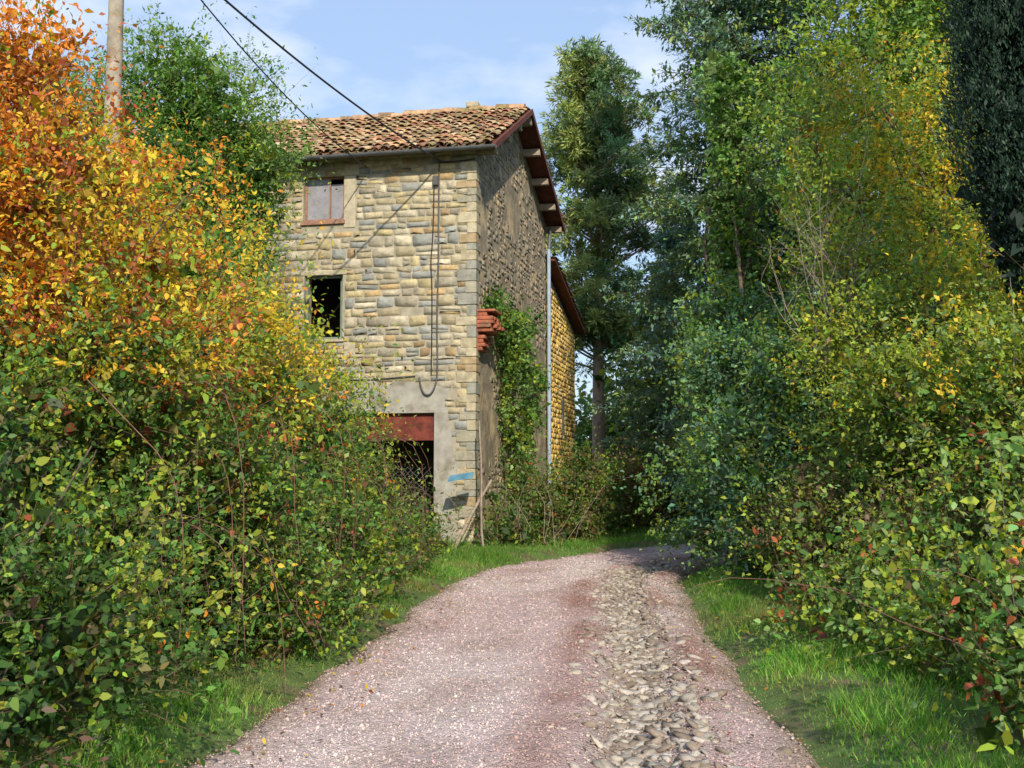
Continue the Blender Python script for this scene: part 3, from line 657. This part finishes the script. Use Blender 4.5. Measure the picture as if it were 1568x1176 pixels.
def fir(name,x,y,Ht,R,zlo,nb,keys,wts,lL=.15,lW=.055,pw=.75,nl=12):
    E=empty(name); TB=Tubes(); TB.limb((x,y,-.1),(x,y,Ht),.32,.03,.004,14,9); lv=Leaves()
    cf=cfk(keys,wts,1.1); P=[];Dd=[];Ls=[]
    for i in range(nb):
        h=zlo+(Ht-zlo)*rng.uniform()**1.1; f=(h-zlo)/(Ht-zlo); Lb=R*(1-f)**pw*rng.uniform(.55,1.2)+.25; az=rng.uniform(0,6.28)
        if math.sin(az)>.4 and rng.uniform()<.5: continue
        s=np.linspace(.12,1,16); dirv=np.array([math.cos(az),math.sin(az),0]); per=np.array([-dirv[1],dirv[0],0])
        up=rng.uniform(0,.25)
        path=np.array([x,y,h])+dirv*Lb*s[:,None]; path[:,2]+=Lb*(up*s-.45*s**2+.28*s**3)
        TB.add(np.concatenate([[[x,y,h]],path[::5]]),np.linspace(.03,.004,1+len(path[::5])),4)
        for sgn in (-1,1):
            d=unit(dirv*.65+per*sgn*.75+rng.normal(size=(16,3))*.15+[0,0,-.05]); P.append(path+rng.normal(size=(16,3))*.04);Dd.append(d);Ls.append((.5*(1-s*.6)*min(1,Lb/2)+.26)*rng.uniform(.7,1.3,16))
    P=np.concatenate(P);Dd=np.concatenate(Dd);Ls=np.concatenate(Ls)
    lv.sprays(P,Dd,Ls,nl,lL,lW,cf(P),droop=.2,spread=.09,upn=1.6,ldir=.8,tw=.006,cj=.3)
    TB.build('trunk_and_branches',M_bark,E); lv.build('needles',M_needle,E)
fir('fir_tree',6.5,29.5,25,3.4,1.5,620,['fb','fd','fg','fy'],[1,.3,.7,.4],pw=.45,lL=.17,lW=.07)
fir('fir_tree.001',9.5,24,20,3.8,2,360,['fb','fg','fy','fd'],[.6,1,.7,.3],.15,.065)
fir('fir_tree.002',5.8,38,11,2.3,1,240,['fb','fg','fy'],[1,.5,.6],.18,.08)
fir('fir_tree.003',12.5,32,22,4.5,2,260,['fb','fd','fg'],[.8,.6,.9],.2,.08)
def pine(name,x,y,Ht,zc,R,nt,keys,wts,lL=.24,lW=.055):
    E=empty(name);TB=Tubes();TB.limb((x,y,-.1),(x+.2,y,Ht-.5),.32,.05,.006,16,9);lv=Leaves();cf=cfk(keys,wts,.9)
    for i in range(nt):
        f=rng.uniform(); h=zc+(Ht-zc)*f; R1=R*math.sin(math.pi*(.25+.68*f))**.7*(.3+.75*rng.uniform()); az=rng.uniform(0,6.28)
        q=np.array([x,y,h]); e=q+np.array([math.cos(az)*R1,math.sin(az)*R1,R1*.3+.2]); p=TB.limb(q-[0,0,.3],e,.05,.015,.07,7,4)
        for k in (2,3,4,5,6,6):
            c=p[k]+rng.normal(size=3)*.36+[0,0,.15]; TB.limb(p[k],c,.015,.006,.05,3,3); n=22; d=rnd(n); d[:,2]=d[:,2]*.8+.35
            col=np.tile(cf(c[None]),(n,1))*rng.uniform(.8,1.2)
            lv.sprays(c+d*rng.uniform(.02,.24,(n,1)),unit(d),np.full(n,.26),8,lL,lW,col,droop=0,upn=.5,ldir=1.2,twig=False)
    TB.build('trunk_and_branches',M_pinebark,E);lv.build('needles',M_needle,E)
pine('pine_tree',3.5,44,18.3,6.0,3.1,105,['pg','pd','fg'],[1.3,.6,.4])
pine('pine_tree.001',-11,40,13,5,3,40,['pg','pd','fg'],[1,.6,.6])
CY=empty('cypress_tree'); lv=Leaves(); n=6500
z=rng.uniform(3.6,12.5,n); a=rng.uniform(0,6.28,n); rr=.78*sstep(z,3.2,5.4)*(1-.35*sstep(z,8,12.5))*rng.uniform(.55,1.0,n)*(1+.12*noise(np.stack([np.cos(a),np.sin(a),z*.8],1),3))
P=np.stack([5.75+rr*np.cos(a),12+rr*np.sin(a),z],1); D_=unit(np.stack([np.cos(a)*.35,np.sin(a)*.35,np.ones(n)],1)+rng.normal(size=(n,3))*.2)
lv.sprays(P,D_,rng.uniform(.18,.34,n),14,.06,.02,choose(['cy','cy2'],np.tile([1,.7],(n,1))),droop=0,upn=0,ldir=1.8,twig=False)
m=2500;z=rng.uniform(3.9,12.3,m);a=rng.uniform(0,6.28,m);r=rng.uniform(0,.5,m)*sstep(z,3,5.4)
lv.sprays(np.stack([5.75+r*np.cos(a),12+r*np.sin(a),z],1),rnd(m),np.full(m,.25),6,.2,.1,np.tile(np.array(PAL['cy'])*.6,(m,1)),twig=False)  # inner leaves darkened, shade within the column painted in
lv.build('foliage',M_needle,CY)
TB=Tubes();TB.limb((5.75,12,-.1),(5.75,12,11.5),.16,.03,.004,10,9)
for k in range(16):
    z0=rng.uniform(2.6,4.2);a=rng.uniform(0,6.28);TB.limb((5.75,12,z0),(5.75+.6*math.cos(a),12+.6*math.sin(a),z0+.2),.02,.005,.1,5,4)
TB.build('trunk',M_bark,CY)

broad('yellowing_elm_tree',(5.4,16.5,0),2.0,.14,[(5.7,16.5,7.0,.9,1.1,1.0),(4.9,16.3,5.7,.9,1.0,.9),(6.4,16,5.5,1.0,1.2,1.1),(5.3,15.8,4.3,1.1,1.1,.9),(6.6,15,4.2,1.2,1.2,1.1),(6.9,16.5,7.0,1.1,1.1,1.2),(4.7,17,7.2,.5,.7,.6)],
  36,.07,.042,cfk(['yg','y','g2','lg','o'],[1.6,.7,.8,.8,.08]),nl=12,sl=.45,up=.6,shoots=.2,lump=.34,core=.06,deep=.3)
broad('green_maple_tree',(7.2,20,0),3.5,.2,[(6.7,20,9.5,1.5,1.5,1.7),(8.4,19.5,8.5,1.9,1.6,2.0),(6.9,20,6.8,1.5,1.5,1.5),(5.8,21.5,8.4,.8,1.1,1.3),(8,19,5.5,1.8,1.5,1.8),(8,20,12,1.9,1.6,1.8)],
  26,.1,.065,cfk(['g2','yg','g','lg'],[1,.9,.5,.6]),nl=11,sl=.5,up=.3,shoots=.14,lump=.3,core=.1,deep=.35)
broad('ivy_covered_tree',(4.95,24,0),3.5,.16,[(4.9,24,z0,.45+.18*math.sin(z0*2),.6,.8) for z0 in (2.5,3.8,5.1,6.4,7.7,9.0,10.2)]+[(5.6,24.3,5.6,.8,.7,.8),(4.4,24,4.4,.5,.6,.7)],
  32,.11,.08,cfk(['g2','g','yg','lg'],[1.2,.5,.6,.8]),nl=11,sl=.4,up=-.1,droop=.5,shoots=.15,core=.2)
def cf_r(P):
    n1=noise(P,1.2,4);n2=noise(P,2.1,6)
    W=np.stack([.2+0*n1,1.3+.3*n1,1.0+.4*n2,.45+.4*n2,.08*np.clip(n1,0,1)+.02,.8+.5*n2],1)
    return choose(['g','bg','g2','yg','y','lg'],W)
RS=empty('laurel_shrub'); lv=Leaves()
rs=[(4.15,19,2.6,1.1,1.3,1.5),(3.9,19.2,1.4,1.0,1.3,1.2),(4.6,20.5,3.6,1.2,1.2,1.3),(4.4,17,2.0,1.1,1.4,1.6),(5.4,18,3.2,1.3,1.4,1.4),(4.15,17.3,.8,.9,1.4,.9),(4.9,21.2,2.0,.9,1.0,2.0)]
lobes(lv,bumps(rs,6),42,.082,.048,cf_r,nl=12,sl=.42,up=.4,shoots=.14,lump=.32)
lv.build('leaves',M_leaf,RS)
def cf_s(P):
    n1=noise(P,1.4,8);n2=noise(P,2.5,9); lo=1-sstep(P[:,2],.3,1.4); hi=sstep(P[:,2],1.6,3.2); mid=np.exp(-((P[:,2]-1.1)/.5)**2)*sstep(P[:,1],10,12)
    W=np.stack([.15+.2*lo,.7-.4*hi,.9+.4*n1,1.0+.7*n2+.7*hi,.1+.35*np.clip(n1,0,1)+.5*hi,.3*lo+.08+1.2*mid,.25+.7*mid,.7+.4*n2],1)
    return choose(['dk','g','g2','yg','y','br','ol','lg'],W)
S2=empty('dogwood_shrub'); lv=Leaves()
s2=[(4.75,13.5,1.5,1.1,1.5,1.5),(5.5,12,2.0,1.25,1.5,1.6),(5.0,14.5,2.9,1.0,1.2,1.1),(4.2,14.5,.8,.8,1.4,.9),(6.1,10,2.1,1.4,1.5,1.6),(4.1,11.5,.6,.7,1.3,.65)]
lobes(lv,bumps(s2,6),46,.066,.038,cf_s,nl=12,sl=.42,up=.5,shoots=.18,lump=.36,deep=.38)
lv.build('leaves',M_leaf,S2)
S3=empty('bramble_thicket'); lv=Leaves(True)
s3=[(3.7,8.7,.5,.8,1.2,.55),(4.4,8.0,.9,.95,1.3,.9),(3.7,6.8,.35,.7,.9,.5),(3.3,10.3,.3,.6,1.2,.4),(4.2,6.2,.7,.9,.9,.8)]
def cf_b(P):
    n1=noise(P,1.7,8);n2=noise(P,3.5,9)
    W=np.stack([.7+0*n1,.9+.4*n1,.9+.6*n2,.15+.2*n1,.35+.3*n1,.15-.2*n2,.9+.4*n2],1)
    return choose(['g','g2','yg','y','br','r','lg'],W)
lobes(lv,bumps(s3,6),48,.066,.045,cf_b,nl=11,sl=.4,up=.4,shoots=.25,lump=.36,deep=.38,core=.15)
lv.build('leaves',M_leaf,S3)
TB=Tubes()
for k in range(60):
    l=s3[rng.integers(0,len(s3))]; a=np.array(l[:3])+rng.normal(size=3)*.3; a[2]=.1; e=a+[rng.normal()*.8-.3,-rng.uniform(0,1),rng.uniform(.3,1.0)]
    TB.limb(a,e,.004,.002,.1,8,4,sag=-.2)
TB.build('bramble_canes',M_cane,S3)
TB=Tubes()
for k in range(190):
    l=(rs+s2)[rng.integers(0,len(rs+s2))]; d=rnd(1)[0]; d[1]=-abs(d[1]); e=np.array(l[:3])+d*np.array(l[3:6])*rng.uniform(.8,1.18)
    if e[2]<.2: continue
    TB.limb((l[0]+rng.normal()*.3,l[1],max(.0,l[2]-l[5]*.7)),e,.008,.0025,.12,6,4)
for k in range(14):
    b0=np.array((4.5+rng.normal()*.3,15.1,3.4)); e=b0+[-rng.uniform(.0,1.3),rng.normal()*.4,rng.uniform(1.0,2.6)]; p=TB.limb(b0,e,.009,.002,.08,7,4)
    for q in range(5): TB.limb(p[rng.integers(2,6)],e+rng.normal(size=3)*.45,.004,.0015,.08,4,3)
TB.build('bare_branches',M_twig,S2)
S4=empty('broad_leaved_sapling'); lv=Leaves(True); TB=Tubes()
for k in range(46):
    b0=np.array((2.95+rng.normal()*.15,4.9+rng.normal()*.3,0.)); e=np.array((rng.uniform(2.2,2.95),rng.uniform(4.4,5.5),rng.uniform(.35,1.95)))
    p=TB.limb(b0,e,.004,.0015,.06,7,4)
    lv.sprays(p[2:],unit(np.tile(e-b0,(len(p)-2,1))),np.full(len(p)-2,.2),5,.08,.046,choose(['yg','g2','lg','y'],np.tile([1,.9,.8,.12],(len(p)-2,1))),droop=.3,twig=False,spread=.25)
lv.build('leaves',M_leaf,S4);TB.build('stems',M_bark,S4)

lv=Leaves(); bl=[]
for k in range(70):
    a=rng.uniform(-1.2,1.3); r_=rng.uniform(48,70); x=math.sin(a)*r_; y=math.cos(a)*r_
    h=rng.uniform(3.5,7); 
    if -14<x<4: h*=.6
    bl.append((x,y,h*.5,rng.uniform(3,5),3,h*.75))
for (x,y,h) in ((6.5,44,7),(9,40,9),(12,38,9),(5,50,6),(8.5,35,5),(15,34,9),(18,28,9),(14,24,7),(12,18,5),(10,15,4),(9,11,3),(-10,22,5),(-12,17,5),(-11,11,4),(-10,6,3)):
    bl.append((x,y,h*.5,2.6,2.6,h*.6))
def cfb(P): return choose(['dk','g','ol','fg','yg'],np.stack([.4+.3*noise(P,.6),.8+0*P[:,0],.5+.3*noise(P,.5,3),.8+0*P[:,0],.6+.35*noise(P,.4,5)],1))
lobes(lv,bl,3.6,.3,.18,cfb,nl=10,sl=.9,up=.4,core=.3,thin=.9)
lv.build('background_trees',M_leaf)

# ---------------------------------------------------------------- world, sun, camera
wd=bpy.data.worlds.new('World'); scene.world=wd; wd.use_nodes=True; nt=wd.node_tree; L=nt.links; bg=nt.nodes['Background']
sky=nd(nt,'ShaderNodeTexSky',sky_type='NISHITA'); sky.sun_disc=False
EL,AZ=math.radians(33),math.radians(10)
sky.sun_elevation=EL; sky.sun_rotation=math.pi-AZ; sky.air_density=1.2; sky.dust_density=1.0; sky.ozone_density=2.0
tc=nd(nt,'ShaderNodeTexCoord'); mp=nd(nt,'ShaderNodeMapping'); mp.inputs['Scale'].default_value=(1,1,2.4); L.new(tc.outputs['Generated'],mp.inputs[0])
no=nd(nt,'ShaderNodeTexNoise'); no.inputs['Scale'].default_value=5.5; no.inputs['Detail'].default_value=8; no.inputs['Roughness'].default_value=.5; L.new(mp.outputs[0],no.inputs['Vector'])
mr=nd(nt,'ShaderNodeMapRange'); mr.inputs[1].default_value=.48; mr.inputs[2].default_value=.74; mr.inputs[3].default_value=0; mr.inputs[4].default_value=.95; L.new(no.outputs['Fac'],mr.inputs[0])
hz=nd(nt,'ShaderNodeMix',data_type='RGBA'); hz.inputs[0].default_value=.55; L.new(sky.outputs[0],hz.inputs[6]); hz.inputs[7].default_value=(3.9,5.3,7.9,1)
mx=nd(nt,'ShaderNodeMix',data_type='RGBA'); L.new(mr.outputs[0],mx.inputs[0]); L.new(hz.outputs[2],mx.inputs[6]); mx.inputs[7].default_value=(6.9,7.3,8.2,1)
L.new(mx.outputs[2],bg.inputs['Color']); bg.inputs['Strength'].default_value=.15
sd=bpy.data.lights.new('sun','SUN'); sd.energy=5.0; sd.angle=math.radians(.8); sd.color=(1,.88,.68)
so=bpy.data.objects.new('sun',sd); link(so)
dirv=Vector((math.sin(AZ)*math.cos(EL),-math.cos(AZ)*math.cos(EL),math.sin(EL)))
so.rotation_euler=dirv.to_track_quat('Z','Y').to_euler()
cd=bpy.data.cameras.new('camera'); cd.lens=38.6; cd.sensor_width=36; cd.clip_end=3000; cd.clip_start=.05
co=bpy.data.objects.new('camera',cd); link(co); co.location=(0,0,1.6); co.rotation_euler=(math.radians(95),0,0)
scene.camera=co
print('faces',sum(len(o.data.polygons) for o in scene.objects if o.type=='MESH'))
